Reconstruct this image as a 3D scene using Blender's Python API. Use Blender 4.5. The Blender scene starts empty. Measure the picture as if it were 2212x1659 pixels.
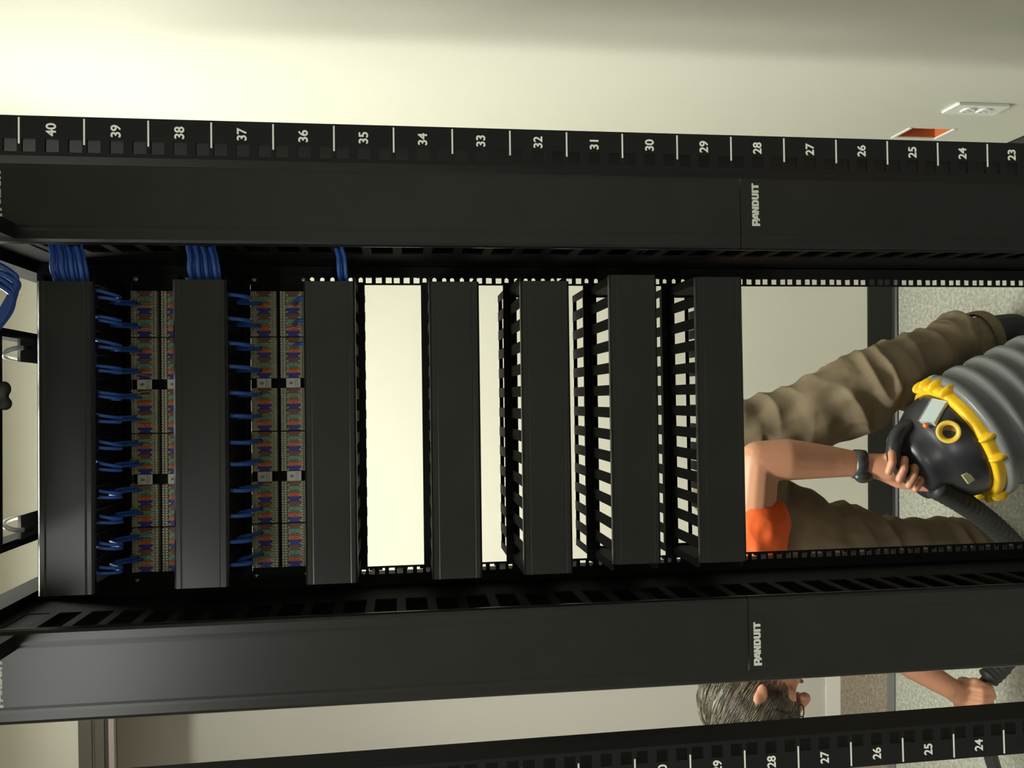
import bpy, math, random
from mathutils import Vector, Matrix, noise
from mathutils.geometry import tessellate_polygon
random.seed(7)
S = bpy.context.scene
COL = S.collection
PI = math.pi
# ------------------------------------------------------------------ camera
PITCH, YAW, ROLL = .12893, -.01895, .0115
right0 = Vector((math.cos(YAW), math.sin(YAW), 0))
fwd0 = Vector((-math.sin(YAW), math.cos(YAW), 0))
fwd = fwd0 * math.cos(PITCH) + Vector((0, 0, -math.sin(PITCH)))
up0 = fwd0 * math.sin(PITCH) + Vector((0, 0, math.cos(PITCH)))
rt = right0 * math.cos(ROLL) - up0 * math.sin(ROLL)
up = right0 * math.sin(ROLL) + up0 * math.cos(ROLL)
cam = bpy.data.objects.new('camera', bpy.data.cameras.new('camera'))
COL.objects.link(cam)
bx_, by_, bz_ = -up, rt, -fwd            # the phone was held on its side: world up points to image left
cam.matrix_world = Matrix(((bx_.x, by_.x, bz_.x, .0449), (bx_.y, by_.y, bz_.y, -.6548), (bx_.z, by_.z, bz_.z, 1.658), (0, 0, 0, 1)))
cam.data.sensor_width = 36; cam.data.sensor_fit = 'HORIZONTAL'
cam.data.lens = 1859 / 2212 * 36
cam.data.clip_start = .02
S.camera = cam
# ------------------------------------------------------------------ world, exposure
w = bpy.data.worlds.new('world'); S.world = w; w.use_nodes = True
w.node_tree.nodes['Background'].inputs[0].default_value = (.5, .5, .45, 1)
w.node_tree.nodes['Background'].inputs[1].default_value = .05
S.view_settings.view_transform = 'Standard'; S.view_settings.look = 'None'
S.view_settings.gamma = 1; S.view_settings.use_curve_mapping = False
S.view_settings.exposure = 0.0
CEIL = 2.88
LCOL = (.965, 1.0, .875)
# name, location, sx, sy, watts, beam spread in degrees
LAMPS = [('rear', (-.30, 1.16, CEIL - .012), 1.2, .28, 22, 108),
         ('front', (-.85, -1.75, CEIL - .012), .9, 1.2, 26, 160)]
LAMP_OBJ = []
for nm, loc, sx, sy, en, sp in LAMPS:
    ld = bpy.data.lights.new('lamp_' + nm, 'AREA'); ld.shape = 'RECTANGLE'; ld.size = sx; ld.size_y = sy
    ld.energy = en; ld.color = LCOL if nm == 'rear' else (.99, 1.0, .95); ld.spread = math.radians(sp)
    lo = bpy.data.objects.new('lamp_' + nm, ld); COL.objects.link(lo); lo.location = loc
    LAMP_OBJ.append(lo)

# ------------------------------------------------------------------ materials
def mat(name, col, rough=.5, metal=0, bump=None, var=None, spec=None, coat=0):
    """bump=(scale,strength,dist)  var=(scale, colour2, lo, hi)"""
    m = bpy.data.materials.new(name); m.use_nodes = True
    nt = m.node_tree; N = nt.nodes; L = nt.links; b = N['Principled BSDF']
    b.inputs['Base Color'].default_value = (*col, 1); b.inputs['Roughness'].default_value = rough
    b.inputs['Metallic'].default_value = metal
    if spec is not None: b.inputs['Specular IOR Level'].default_value = spec
    if coat: b.inputs['Coat Weight'].default_value = coat
    tc = N.new('ShaderNodeTexCoord')
    if var:
        n = N.new('ShaderNodeTexNoise'); n.inputs['Scale'].default_value = var[0]; n.inputs['Detail'].default_value = 4
        r = N.new('ShaderNodeValToRGB'); r.color_ramp.elements[0].position = var[2]; r.color_ramp.elements[1].position = var[3]
        r.color_ramp.elements[0].color = (*col, 1); r.color_ramp.elements[1].color = (*var[1], 1)
        L.new(tc.outputs['Object'], n.inputs['Vector']); L.new(n.outputs['Fac'], r.inputs['Fac']); L.new(r.outputs['Color'], b.inputs['Base Color'])
    if bump:
        n = N.new('ShaderNodeTexNoise'); n.inputs['Scale'].default_value = bump[0]; n.inputs['Detail'].default_value = 3
        bp = N.new('ShaderNodeBump'); bp.inputs['Strength'].default_value = bump[1]; bp.inputs['Distance'].default_value = bump[2]
        L.new(tc.outputs['Object'], n.inputs['Vector']); L.new(n.outputs['Fac'], bp.inputs['Height']); L.new(bp.outputs['Normal'], b.inputs['Normal'])
    return m
M = {}
M['wall'] = mat('painted_drywall', (.70, .68, .60), .7, bump=(140, .12, .002), var=(1.2, (.72, .70, .62), .3, .7))
M['hallwall'] = mat('grey_drywall', (.62, .585, .54), .75, bump=(110, .12, .002))
M['ceil'] = mat('ceiling_white', (.80, .78, .70), .85)
M['black'] = mat('black_powder_coat', (.010, .010, .0105), .65, bump=(900, .06, .001), spec=.14)
M['cover'] = mat('black_cover_plastic', (.0095, .0098, .0102), .30, spec=.40, bump=(500, .05, .0006), var=(9, (.0125, .0128, .0132), .42, .62))
M['finger'] = mat('black_plastic', (.010, .010, .010), .7, spec=.08)
M['white'] = mat('white_ink', (.72, .74, .68), .6)
M['base'] = mat('black_cove_base', (.014, .0135, .013), .42, spec=.35)
M['strip'] = mat('grey_vinyl_strip', (.13, .13, .135), .5)
M['frame'] = mat('painted_door_frame', (.10, .085, .075), .5)
M['frame2'] = mat('door_frame_stop', (.045, .038, .04), .5)
M['framelight'] = mat('door_frame_edge', (.36, .30, .29), .5)
M['paper'] = mat('torn_white_drywall_paper', (.83, .81, .76), .8)
M['chrome'] = mat('bright_zinc', (.88, .88, .86), .35, .35)
M['zinc'] = mat('dull_zinc', (.45, .45, .43), .45, .8)
M['blue'] = mat('blue_cable_jacket', (.035, .115, .46), .38, bump=(300, .1, .001))
M['cream'] = mat('cream_connector_plastic', (.46, .45, .33), .5, bump=(500, .15, .001))
M['card'] = mat('white_card', (.62, .62, .57), .6)
M['tblue'] = mat('tab_blue', (.015, .022, .26), .5)
M['torange'] = mat('tab_orange', (.60, .13, .025), .5)
M['tgreen'] = mat('tab_green', (.13, .33, .22), .5)
M['tbrown'] = mat('tab_brown', (.17, .065, .028), .5)
M['plate'] = mat('white_wallplate', (.84, .84, .80), .35)
M['slot'] = mat('dark_slot', (.05, .05, .045), .5)
M['orangebox'] = mat('orange_box_plastic', (.62, .16, .05), .5)
M['khaki'] = mat('khaki_canvas', (.165, .122, .072), .85, bump=(900, .25, .001), var=(14, (.135, .10, .06), .35, .65))
M['boot'] = mat('dark_boot', (.012, .012, .018), .75, bump=(200, .3, .002))
M['shirt'] = mat('orange_shirt', (.72, .10, .012), .8, bump=(700, .25, .001))
M['skin'] = mat('skin', (.50, .235, .135), .5, bump=(250, .12, .001), var=(18, (.56, .25, .16), .4, .65))
M['hair'] = mat('brown_grey_hair', (.055, .041, .026), .5, var=(40, (.14, .117, .085), .4, .62))
M['strand'] = mat('hair_strand', (.175, .148, .108), .45, var=(30, (.045, .035, .022), .4, .6))
M['glass'] = mat('glasses_frame', (.02, .02, .02), .3)
M['lip'] = mat('lips', (.42, .15, .11), .5)
M['eyew'] = mat('eye_white', (.75, .73, .68), .3)
M['iris'] = mat('iris', (.07, .05, .03), .2)
M['watch'] = mat('dark_watch', (.03, .034, .036), .35)
M['vblack'] = mat('vacuum_black_plastic', (.021, .021, .026), .34, bump=(60, .1, .002))
M['vyellow'] = mat('vacuum_yellow_plastic', (.80, .47, .012), .38)
M['vgrey'] = mat('vacuum_grey_tank', (.15, .155, .157), .38)
M['vlatch'] = mat('pale_grey_plastic', (.42, .46, .46), .4)
M['vport'] = mat('port_yellow', (.60, .40, .04), .4)
M['vtape'] = mat('faded_label', (.40, .37, .20), .6)
M['pit'] = mat('brown_dark_inside', (.17, .075, .03), .7)
M['rubber'] = mat('black_rubber', (.018, .018, .018), .55)
M['louver'] = mat('lamp_housing_white', (.8, .8, .76), .4)
def emis(name, col, st):
    m = mat(name, col); b = m.node_tree.nodes['Principled BSDF']
    b.inputs['Emission Color'].default_value = (*col, 1); b.inputs['Emission Strength'].default_value = st
    return m
M['glow'] = emis('lamp_diffuser', LCOL, 25)
M['glowfront'] = emis('lamp_diffuser_front', (.99, 1.0, .95), 7.5)
def carpet(name, cols, scale, bumpd):
    m = bpy.data.materials.new(name); m.use_nodes = True; nt = m.node_tree; N = nt.nodes; L = nt.links; b = N['Principled BSDF']
    b.inputs['Roughness'].default_value = .8
    tc = N.new('ShaderNodeTexCoord')
    n = N.new('ShaderNodeTexNoise'); n.inputs['Scale'].default_value = scale; n.inputs['Detail'].default_value = 5; n.inputs['Roughness'].default_value = .65
    r = N.new('ShaderNodeValToRGB'); e = r.color_ramp.elements
    e[0].position = .33; e[0].color = (*cols[0], 1); e[1].position = .52; e[1].color = (*cols[1], 1)
    k = e.new(.66); k.color = (*cols[2], 1)
    v = N.new('ShaderNodeTexVoronoi'); v.inputs['Scale'].default_value = scale * .9
    mr = N.new('ShaderNodeMapRange'); mr.inputs[1].default_value = .05; mr.inputs[2].default_value = .22; mr.inputs[3].default_value = 1; mr.inputs[4].default_value = 0
    mx = N.new('ShaderNodeMixRGB'); mx.inputs[2].default_value = (*cols[3], 1)
    bp = N.new('ShaderNodeBump'); bp.inputs['Strength'].default_value = .5; bp.inputs['Distance'].default_value = bumpd
    L.new(tc.outputs['Object'], n.inputs['Vector']); L.new(tc.outputs['Object'], v.inputs['Vector'])
    L.new(n.outputs['Fac'], r.inputs['Fac']); L.new(v.outputs['Distance'], mr.inputs[0])
    L.new(mr.outputs[0], mx.inputs[0]); L.new(r.outputs['Color'], mx.inputs[1]); L.new(mx.outputs[0], b.inputs['Base Color'])
    L.new(n.outputs['Fac'], bp.inputs['Height']); L.new(bp.outputs['Normal'], b.inputs['Normal'])
    return m
M['floor'] = carpet('speckled_grey_floor', ((.24, .24, .20), (.36, .355, .305), (.46, .455, .40), (.68, .67, .62)), 85, .002)
M['hallfloor'] = carpet('brown_loop_carpet', ((.13, .10, .07), (.23, .19, .14), (.33, .28, .22), (.30, .25, .19)), 130, .003)

# ------------------------------------------------------------------ mesh builder
class MB:
    def __init__(s): s.v = []; s.f = []; s.mi = []; s.cur = 0
    def quad(s, pts):
        n = len(s.v); s.v += [tuple(p) for p in pts]; s.f.append(tuple(range(n, n + len(pts)))); s.mi.append(s.cur); return s
    def box(s, x0, x1, y0, y1, z0, z1):
        if x0 > x1: x0, x1 = x1, x0
        n = len(s.v)
        s.v += [(x, y, z) for z in (z0, z1) for y in (y0, y1) for x in (x0, x1)]
        for f in ((0, 2, 3, 1), (4, 5, 7, 6), (0, 1, 5, 4), (2, 6, 7, 3), (0, 4, 6, 2), (1, 3, 7, 5)):
            s.f.append(tuple(n + i for i in f)); s.mi.append(s.cur)
        return s
    def prism(s, poly, a, b, axis):
        """poly 2D extruded from a to b along axis (0,1,2); poly gives the two other coords in order"""
        n = len(s.v); k = len(poly)
        for t in (a, b):
            for p in poly:
                c = [0, 0, 0]; o = [i for i in range(3) if i != axis]; c[axis] = t; c[o[0]] = p[0]; c[o[1]] = p[1]; s.v.append(tuple(c))
        for i in range(k):
            j = (i + 1) % k; s.f.append((n + i, n + j, n + k + j, n + k + i)); s.mi.append(s.cur)
        tri = tessellate_polygon([[Vector((p[0], p[1], 0)) for p in poly]])
        for t in tri:
            s.f.append(tuple(n + i for i in t)); s.mi.append(s.cur); s.f.append(tuple(n + k + i for i in reversed(t))); s.mi.append(s.cur)
        return s
    def tube(s, pts, r, seg=8, caps=True):
        pts = [Vector(p) for p in pts]; m = len(pts); rr = r if isinstance(r, (list, tuple)) else [r] * m
        n0 = len(s.v); prev = None
        for i, p in enumerate(pts):
            t = (pts[min(i + 1, m - 1)] - pts[max(i - 1, 0)]).normalized()
            if prev is None:
                a = Vector((0, 0, 1)) if abs(t.z) < .9 else Vector((1, 0, 0)); u = t.cross(a).normalized()
            else:
                u = (prev - t * prev.dot(t)).normalized()
            prev = u; v = t.cross(u)
            for k in range(seg):
                a = 2 * PI * k / seg; s.v.append(tuple(p + (u * math.cos(a) + v * math.sin(a)) * rr[i]))
        for i in range(m - 1):
            for k in range(seg):
                a = n0 + i * seg + k; b = n0 + i * seg + (k + 1) % seg
                s.f.append((a, b, b + seg, a + seg)); s.mi.append(s.cur)
        if caps:
            s.f.append(tuple(n0 + k for k in reversed(range(seg)))); s.mi.append(s.cur)
            s.f.append(tuple(n0 + (m - 1) * seg + k for k in range(seg))); s.mi.append(s.cur)
        return s
    def ell(s, c, r, mtx=None, nu=16, nv=10):
        n0 = len(s.v); c = Vector(c)
        for j in range(nv + 1):
            th = PI * j / nv
            for i in range(nu):
                ph = 2 * PI * i / nu
                p = Vector((r[0] * math.sin(th) * math.cos(ph), r[1] * math.sin(th) * math.sin(ph), r[2] * math.cos(th)))
                if mtx: p = mtx @ p
                s.v.append(tuple(c + p))
        for j in range(nv):
            for i in range(nu):
                a = n0 + j * nu + i; b = n0 + j * nu + (i + 1) % nu
                s.f.append((a, a + nu, b + nu, b)); s.mi.append(s.cur)
        return s
    def capsule(s, a, b, ra, rb, seg=14):
        a = Vector(a); b = Vector(b); d = b - a; L = d.length; d.normalize()
        u = d.cross(Vector((0, 0, 1)) if abs(d.z) < .9 else Vector((1, 0, 0))).normalized(); v = d.cross(u)
        n0 = len(s.v); rings = []
        for k in range(5): t = -PI / 2 + PI / 2 * k / 4; rings.append((ra * math.sin(t), max(ra * math.cos(t), 1e-4)))
        for k in range(5): t = PI / 2 * k / 4; rings.append((L + rb * math.sin(t), max(rb * math.cos(t), 1e-4)))
        for h, r in rings:
            for k in range(seg):
                an = 2 * PI * k / seg; s.v.append(tuple(a + d * h + (u * math.cos(an) + v * math.sin(an)) * r))
        m = len(rings)
        for i in range(m - 1):
            for k in range(seg):
                p = n0 + i * seg + k; q = n0 + i * seg + (k + 1) % seg
                s.f.append((p, q, q + seg, p + seg)); s.mi.append(s.cur)
        s.f.append(tuple(n0 + k for k in reversed(range(seg)))); s.mi.append(s.cur)
        s.f.append(tuple(n0 + (m - 1) * seg + k for k in range(seg))); s.mi.append(s.cur)
        return s
    def lathe(s, prof, mtx, seg=40, a0=0, a1=2 * PI, caps=True):
        """prof list of (r,h) about local z, transformed by mtx"""
        n0 = len(s.v); full = abs(a1 - a0 - 2 * PI) < 1e-6; ns = seg if full else seg + 1
        for r, h in prof:
            for k in range(ns):
                a = a0 + (a1 - a0) * k / seg; s.v.append(tuple(mtx @ Vector((r * math.cos(a), r * math.sin(a), h))))
        for i in range(len(prof) - 1):
            for k in range(seg):
                a = n0 + i * ns + k; b = n0 + i * ns + (k + 1) % ns
                s.f.append((a, b, b + ns, a + ns)); s.mi.append(s.cur)
        if caps and full:
            s.f.append(tuple(n0 + k for k in reversed(range(ns)))); s.mi.append(s.cur)
            s.f.append(tuple(n0 + (len(prof) - 1) * ns + k for k in range(ns))); s.mi.append(s.cur)
        return s
    def poly(s, outer, holes, T):
        """flat 2D polygon with holes, T maps (x,z)->3D"""
        loops = [outer] + holes; allp = [p for l in loops for p in l]; n = len(s.v)
        s.v += [tuple(T(*p)) for p in allp]
        for t in tessellate_polygon([[Vector((p[0], p[1], 0)) for p in l] for l in loops]):
            s.f.append(tuple(n + i for i in t)); s.mi.append(s.cur)
        return s
    def mesh(s, name, mats, smooth=False):
        me = bpy.data.meshes.new(name); me.from_pydata(s.v, [], s.f); 
        for m in (mats if isinstance(mats, (list, tuple)) else [mats]): me.materials.append(M[m])
        me.polygons.foreach_set('material_index', s.mi)
        if smooth: me.polygons.foreach_set('use_smooth', [True] * len(me.polygons))
        me.update(); return me
    def build(s, name, mats, parent=None, smooth=False, bevel=0):
        o = bpy.data.objects.new(name, s.mesh(name, mats, smooth)); COL.objects.link(o); o.parent = parent
        if bevel:
            b = o.modifiers.new('b', 'BEVEL'); b.width = bevel; b.segments = 2; b.limit_method = 'ANGLE'
        return o
def tag(o, label=None, cat=None, group=None, kind=None):
    if label: o['label'] = label
    if cat: o['category'] = cat
    if group: o['group'] = group
    if kind: o['kind'] = kind
    return o
def thing(name, label, cat, loc=(0, 0, 0), group=None):
    o = bpy.data.objects.new(name, None); COL.objects.link(o); o.location = loc; o.empty_display_size = .05
    return tag(o, label, cat, group)
def rel(o): return -Vector(o.location)
def shift(mb, d):
    mb.v = [(x + d[0], y + d[1], z + d[2]) for x, y, z in mb.v]; return mb
def struct(o): o['kind'] = 'structure'; return o
def copy_tree(o, parent=None):
    c = o.copy(); COL.objects.link(c); c.parent = parent
    for ch in [x for x in bpy.data.objects if x.parent == o]: copy_tree(ch, c)
    return c
def remesh(mb, name, mats, voxel, parent=None, smooth_it=6, disp=None):
    """one continuous surface out of overlapping closed pieces"""
    o = bpy.data.objects.new('tmp', mb.mesh('tmp', mats)); COL.objects.link(o)
    m = o.modifiers.new('r', 'REMESH'); m.mode = 'VOXEL'; m.voxel_size = voxel
    if smooth_it:
        m = o.modifiers.new('s', 'SMOOTH'); m.iterations = smooth_it; m.factor = .5
    dg = bpy.context.evaluated_depsgraph_get(); me = bpy.data.meshes.new_from_object(o.evaluated_get(dg))
    bpy.data.objects.remove(o); me.name = name
    if disp:
        ns = [v.normal.copy() for v in me.vertices]
        for v, n in zip(me.vertices, ns): v.co += n * disp(v.co, n)
    me.polygons.foreach_set('use_smooth', [True] * len(me.polygons)); me.update()
    o = bpy.data.objects.new(name, me); COL.objects.link(o); o.parent = parent
    return o
TXT = {}
def text_mesh(txt, h, bold=.02):
    """mesh data of text lying in XZ facing -Y, cap height h, centred"""
    if (txt, h) in TXT: return TXT[(txt, h)]
    cu = bpy.data.curves.new('t', 'FONT'); cu.body = txt; cu.size = h / .69; cu.extrude = .0002
    cu.align_x = 'CENTER'; cu.align_y = 'CENTER'
    o = bpy.data.objects.new('t', cu); COL.objects.link(o)
    dg = bpy.context.evaluated_depsgraph_get(); me = bpy.data.meshes.new_from_object(o.evaluated_get(dg))
    bpy.data.objects.remove(o); vs = [(v.co.x, -v.co.z, v.co.y) for v in me.vertices]; fs = [tuple(p.vertices) for p in me.polygons]
    bpy.data.meshes.remove(me); TXT[(txt, h)] = (vs, fs); return TXT[(txt, h)]
def add_text(mb, txt, h, x, y, z, bold=.02):
    vs, fs = text_mesh(txt, h, bold)
    for k, (ox, oz) in enumerate(((-1, 0), (1, 0), (0, 1), (0, -1), (-.7, -.7), (.7, .7))):
        n = len(mb.v); ox *= bold * h; oz *= bold * h
        mb.v += [(a + x + ox, b + y - k * 3e-6, c + z + oz) for a, b, c in vs]; mb.f += [tuple(n + i for i in f) for f in fs]; mb.mi += [mb.cur] * len(fs)
U = .04445
ZB = .150                       # bottom of unit 1 of the front rack
ZR = .150 + .00706              # rear rack
def zf(n): return ZB + n * U
def zr(n): return ZR + n * U
B0 = zr(34) - .0001
XO = .0078                      # rear rack centre

# ------------------------------------------------------------------ room
RX = .69
ang = math.atan(-.033)
def wr(x, d, z): return Vector((x * math.cos(ang) - d * math.sin(ang), 2.062 + x * math.sin(ang) + d * math.cos(ang), z))
DX0, DX1, DZ = -1.55, -.60, 2.585
def wbox(mb, x0, x1, d0, d1, z0, z1):
    n = len(mb.v); mb.box(x0, x1, d0, d1, z0, z1); mb.v[n:] = [tuple(wr(*p)) for p in mb.v[n:]]
    return mb
mb = MB(); wbox(mb, DX1, RX + .02, 0, .12, 0, CEIL); wbox(mb, DX0, DX1, 0, .12, DZ, CEIL); wbox(mb, -2.85, DX0, 0, .12, 0, CEIL)
struct(mb.build('wall_back', 'wall'))
mb = MB(); wbox(mb, -1.9, -.35, .375, .45, 0, CEIL); wbox(mb, -.42, -.35, .12, .375, 0, CEIL); wbox(mb, -1.9, -1.83, .12, .375, 0, CEIL)
struct(mb.build('wall_hallway', 'hallwall'))
mb = MB(); mb.box(-2.85, RX + .3, -3.6, 2.3, -.05, 0)
struct(mb.build('floor', 'floor'))
mb = MB(); wbox(mb, -1.9, -.35, .05, .5, .0002, .004)
struct(mb.build('floor', 'hallfloor'))
mb = MB(); mb.box(-2.9, RX + .2, -3.7, 2.75, CEIL, CEIL + .05)
struct(mb.build('ceiling', 'ceil'))
# right wall with a cut-out for the electrical box
hy0, hy1, hz0, hz1 = 1.275, 1.345, .315, .425
mb = MB(); T = .09
for (a, b, c, d) in ((-3.6, hy0, 0, CEIL), (hy1, 2.2, 0, CEIL), (hy0, hy1, 0, hz0), (hy0, hy1, hz1, CEIL)): mb.box(RX, RX + T, a, b, c, d)
struct(mb.build('wall_right', 'wall'))
struct(MB().box(-2.9, -2.8, -3.6, 2.3, 0, CEIL).build('wall_left', 'wall'))
struct(MB().box(-2.9, RX + .1, -3.7, -3.6, 0, CEIL).build('wall_front', 'wall'))
def cove(mb, pts_fn, x0, x1):
    prof = [(0, .0), (-.018, .0), (-.0165, .004), (-.010, .009), (-.005, .016), (-.0035, .098), (-.0015, .1015), (0, .1015)]
    n = len(mb.v); k = len(prof)
    for x in (x0, x1):
        for d, z in prof: mb.v.append(tuple(pts_fn(x, d, z)))
    for i in range(k - 1):
        mb.f.append((n + i, n + i + 1, n + k + i + 1, n + k + i)); mb.mi.append(0)
    mb.f.append(tuple(range(n, n + k))); mb.mi.append(0); mb.f.append(tuple(range(n + k, n + 2 * k))); mb.mi.append(0)
mb = MB(); cove(mb, wr, DX1 + .05, RX - .003); cove(mb, wr, -2.8, DX0 - .05); struct(mb.build('baseboard_back', 'base'))
mb = MB(); cove(mb, lambda x, d, z: Vector((RX + d, x, z)), -3.5, 2.035); struct(mb.build('baseboard_right', 'base'))
# door frame, threshold, torn drywall edge
mb = MB(); wbox(mb, DX0 - .045, DX1 + .045, -.012, 0, 2.586, 2.625)
for x0, x1 in ((DX0 - .045, DX0 + .02), (DX1 - .02, DX1 + .045)): wbox(mb, x0, x1, -.012, 0, 0, 2.586)
fr = struct(mb.build('door_1', 'frame', bevel=.002))
mb = MB(); wbox(mb, DX0, DX1, 0, .12, 2.555, 2.583)
for x0, x1 in ((DX0, DX0 + .02), (DX1 - .02, DX1)): wbox(mb, x0, x1, 0, .12, .006, 2.545)
mb.build('door_jamb', 'frame', fr)
mb = MB(); wbox(mb, DX0 + .02, DX1 - .02, .004, .07, 2.543, 2.5545)
for x0, x1 in ((DX0 + .02, DX0 + .035), (DX1 - .035, DX1 - .02)): wbox(mb, x0, x1, .05, .07, .006, 2.525)
mb.build('door_stop', 'frame2', fr)
mb = MB(); wbox(mb, DX0 + .02, DX1 - .02, .001, .020, 2.527, 2.5425); mb.build('frame_lip', 'framelight', fr)
mb = MB(); wbox(mb, DX0 + .021, DX1 - .021, .006, .05, 0, .0055); struct(mb.build('trim_1', 'strip'))
mb = MB(); n = 160; x0, x1 = -1.825, -.43
low = [(x0 + (x1 - x0) * i / n, .004) for i in range(n + 1)]
hi = [(x0 + (x1 - x0) * i / n, .062 + .004 * noise.noise(Vector((i * .35, 0, 0))) + .004 * noise.noise(Vector((i * .09, 3, 0)))) for i in range(n + 1)]
k = len(mb.v)
for d in (.3705, .3745):
    for p in low: mb.v.append(tuple(wr(p[0], d, p[1])))
    for p in hi: mb.v.append(tuple(wr(p[0], d, p[1])))
m_ = n + 1
for i in range(n):
    mb.f.append((k + i, k + i + 1, k + m_ + i + 1, k + m_ + i)); mb.mi.append(0)
    mb.f.append((k + m_ + i, k + m_ + i + 1, k + 3 * m_ + i + 1, k + 3 * m_ + i)); mb.mi.append(0)
struct(mb.build('trim_2', 'paper'))

# ceiling lamps (fixture bodies around the area lights)
labs = ['recessed ceiling light above the space behind the patch panel rack', 'recessed ceiling light in front of the racks']
for (nm, loc, sx, sy, en, sp), lb, lo in zip(LAMPS, labs, LAMP_OBJ):
    t = thing('ceiling_light', lb, 'light', (loc[0], loc[1], CEIL))
    mb = MB(); a, b = sx / 2, sy / 2
    for (p, q, r_, s_) in ((-a - .02, -a, -b - .02, b + .02), (a, a + .02, -b - .02, b + .02), (-a, a, -b - .02, -b), (-a, a, b, b + .02)): mb.box(p, q, r_, s_, -.02, -.0005)
    mb.build('housing', 'louver', t)
    MB().box(-a, a, -b, b, -.006, -.001).build('diffuser', 'glow' if nm == 'rear' else 'glowfront', t)
    lo.parent = t; lo.location = (0, 0, -.012); lo.name = 'lamp_light'

# ------------------------------------------------------------------ racks
HOLES = (.00635, .022225, .0381)
def post_mesh(side, n0, n1, depth, inner_lip):
    """side=+1 right post. flange face on plane y=0 with square holes; z from n0..n1 units"""
    mb = MB(); xi, xo_ = .2250, .2540; th = .0025; h = .0095 / 2; xc = .23265
    zs = []
    for n in range(n0, n1):
        for o in HOLES: zs.append(n * U + o)
    S_ = lambda x: x * side
    za, zb = n0 * U - .05, n1 * U + .02
    mb.box(S_(xi), S_(xc - h), 0, th, za, zb); mb.box(S_(xc + h), S_(xo_), 0, th, za, zb)
    prev = za
    for z in zs:
        mb.box(S_(xc - h), S_(xc + h), 0, th, prev, z - h); prev = z + h
    mb.box(S_(xc - h), S_(xc + h), 0, th, prev, zb)
    mb.box(S_(xo_ - .003), S_(xo_), th, depth, za, zb)
    if inner_lip: mb.box(S_(xi), S_(xi + .002), th, inner_lip, za, zb)
    return mb
def make_rack(label, loc, zoff, depth, lip, leans, numbers):
    t = thing('equipment_rack', label, 'rack', (loc[0], loc[1], 0))
    for side in (1, -1):
        o = post_mesh(side, 0, 45, depth, lip).build('post', 'black', t); o.location = (0, 0, zoff)
        if leans.get(side):
            k = leans[side]; ang_ = math.atan(k); zc = 28 * U
            o.rotation_euler = (0, ang_, 0); o.location = (-math.tan(ang_) * zc, 0, zoff)
        if numbers:
            mb = MB()
            for n in range(18 if side > 0 else 18, 45):
                z = (n + 1) * U
                x0, x1 = (.2335, .2525)
                mb.box(side * x0, side * x1, -.0004, .0, z - .0006, z + .0006)
                add_text(mb, str(n + 1), .0066, side * .2440, -.0004, (n + .5) * U, .035)
            mb.build('unit_numbers', 'white', o)
    mb = MB(); mb.box(-.257, .257, .0, .035, zoff + 45 * U + .006, zoff + 45 * U + .0500)
    mb.build('top_bar', 'black', t)
    mb = MB(); mb.box(-.2535, .2535, -.15, .25, 0, .006)
    for s in (1, -1): mb.prism([(0.001, .006), (.1, .006), (.1, .012), (.012, .012), (.012, .10), (0.001, .10)], .16 * s, .2535 * s, 0)
    mb.build('base', 'black', t)
    return t
rackF = make_rack('black open rack with white unit numbers down both posts, nearest the camera', (0, 0), ZB, .10, .022, {1: 0.0012, -1: -.0091}, True)
rackR = make_rack('black rack holding the patch panels, behind the numbered one', (XO, .7397), ZR, .10, 0, {}, False)
# runway support beams on top, running front to back
for s, lb in ((1, 'right'), (-1, 'left')):
    mb = MB(); x0 = XO + s * .2415
    mb.box(x0, x0 + s * .030, 0, .55, .0, .045); mb.box(x0 + s * .016, x0 + s * .036, 0, .55, -.052, .0)
    mb.v = [(x, y + .30, z + 2.2075) for x, y, z in mb.v]
    o = mb.build('support_beam', 'black'); tag(o, 'black steel beam running back over the rack top, on its %s side' % lb, 'beam', 'beams over the rack top')

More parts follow.
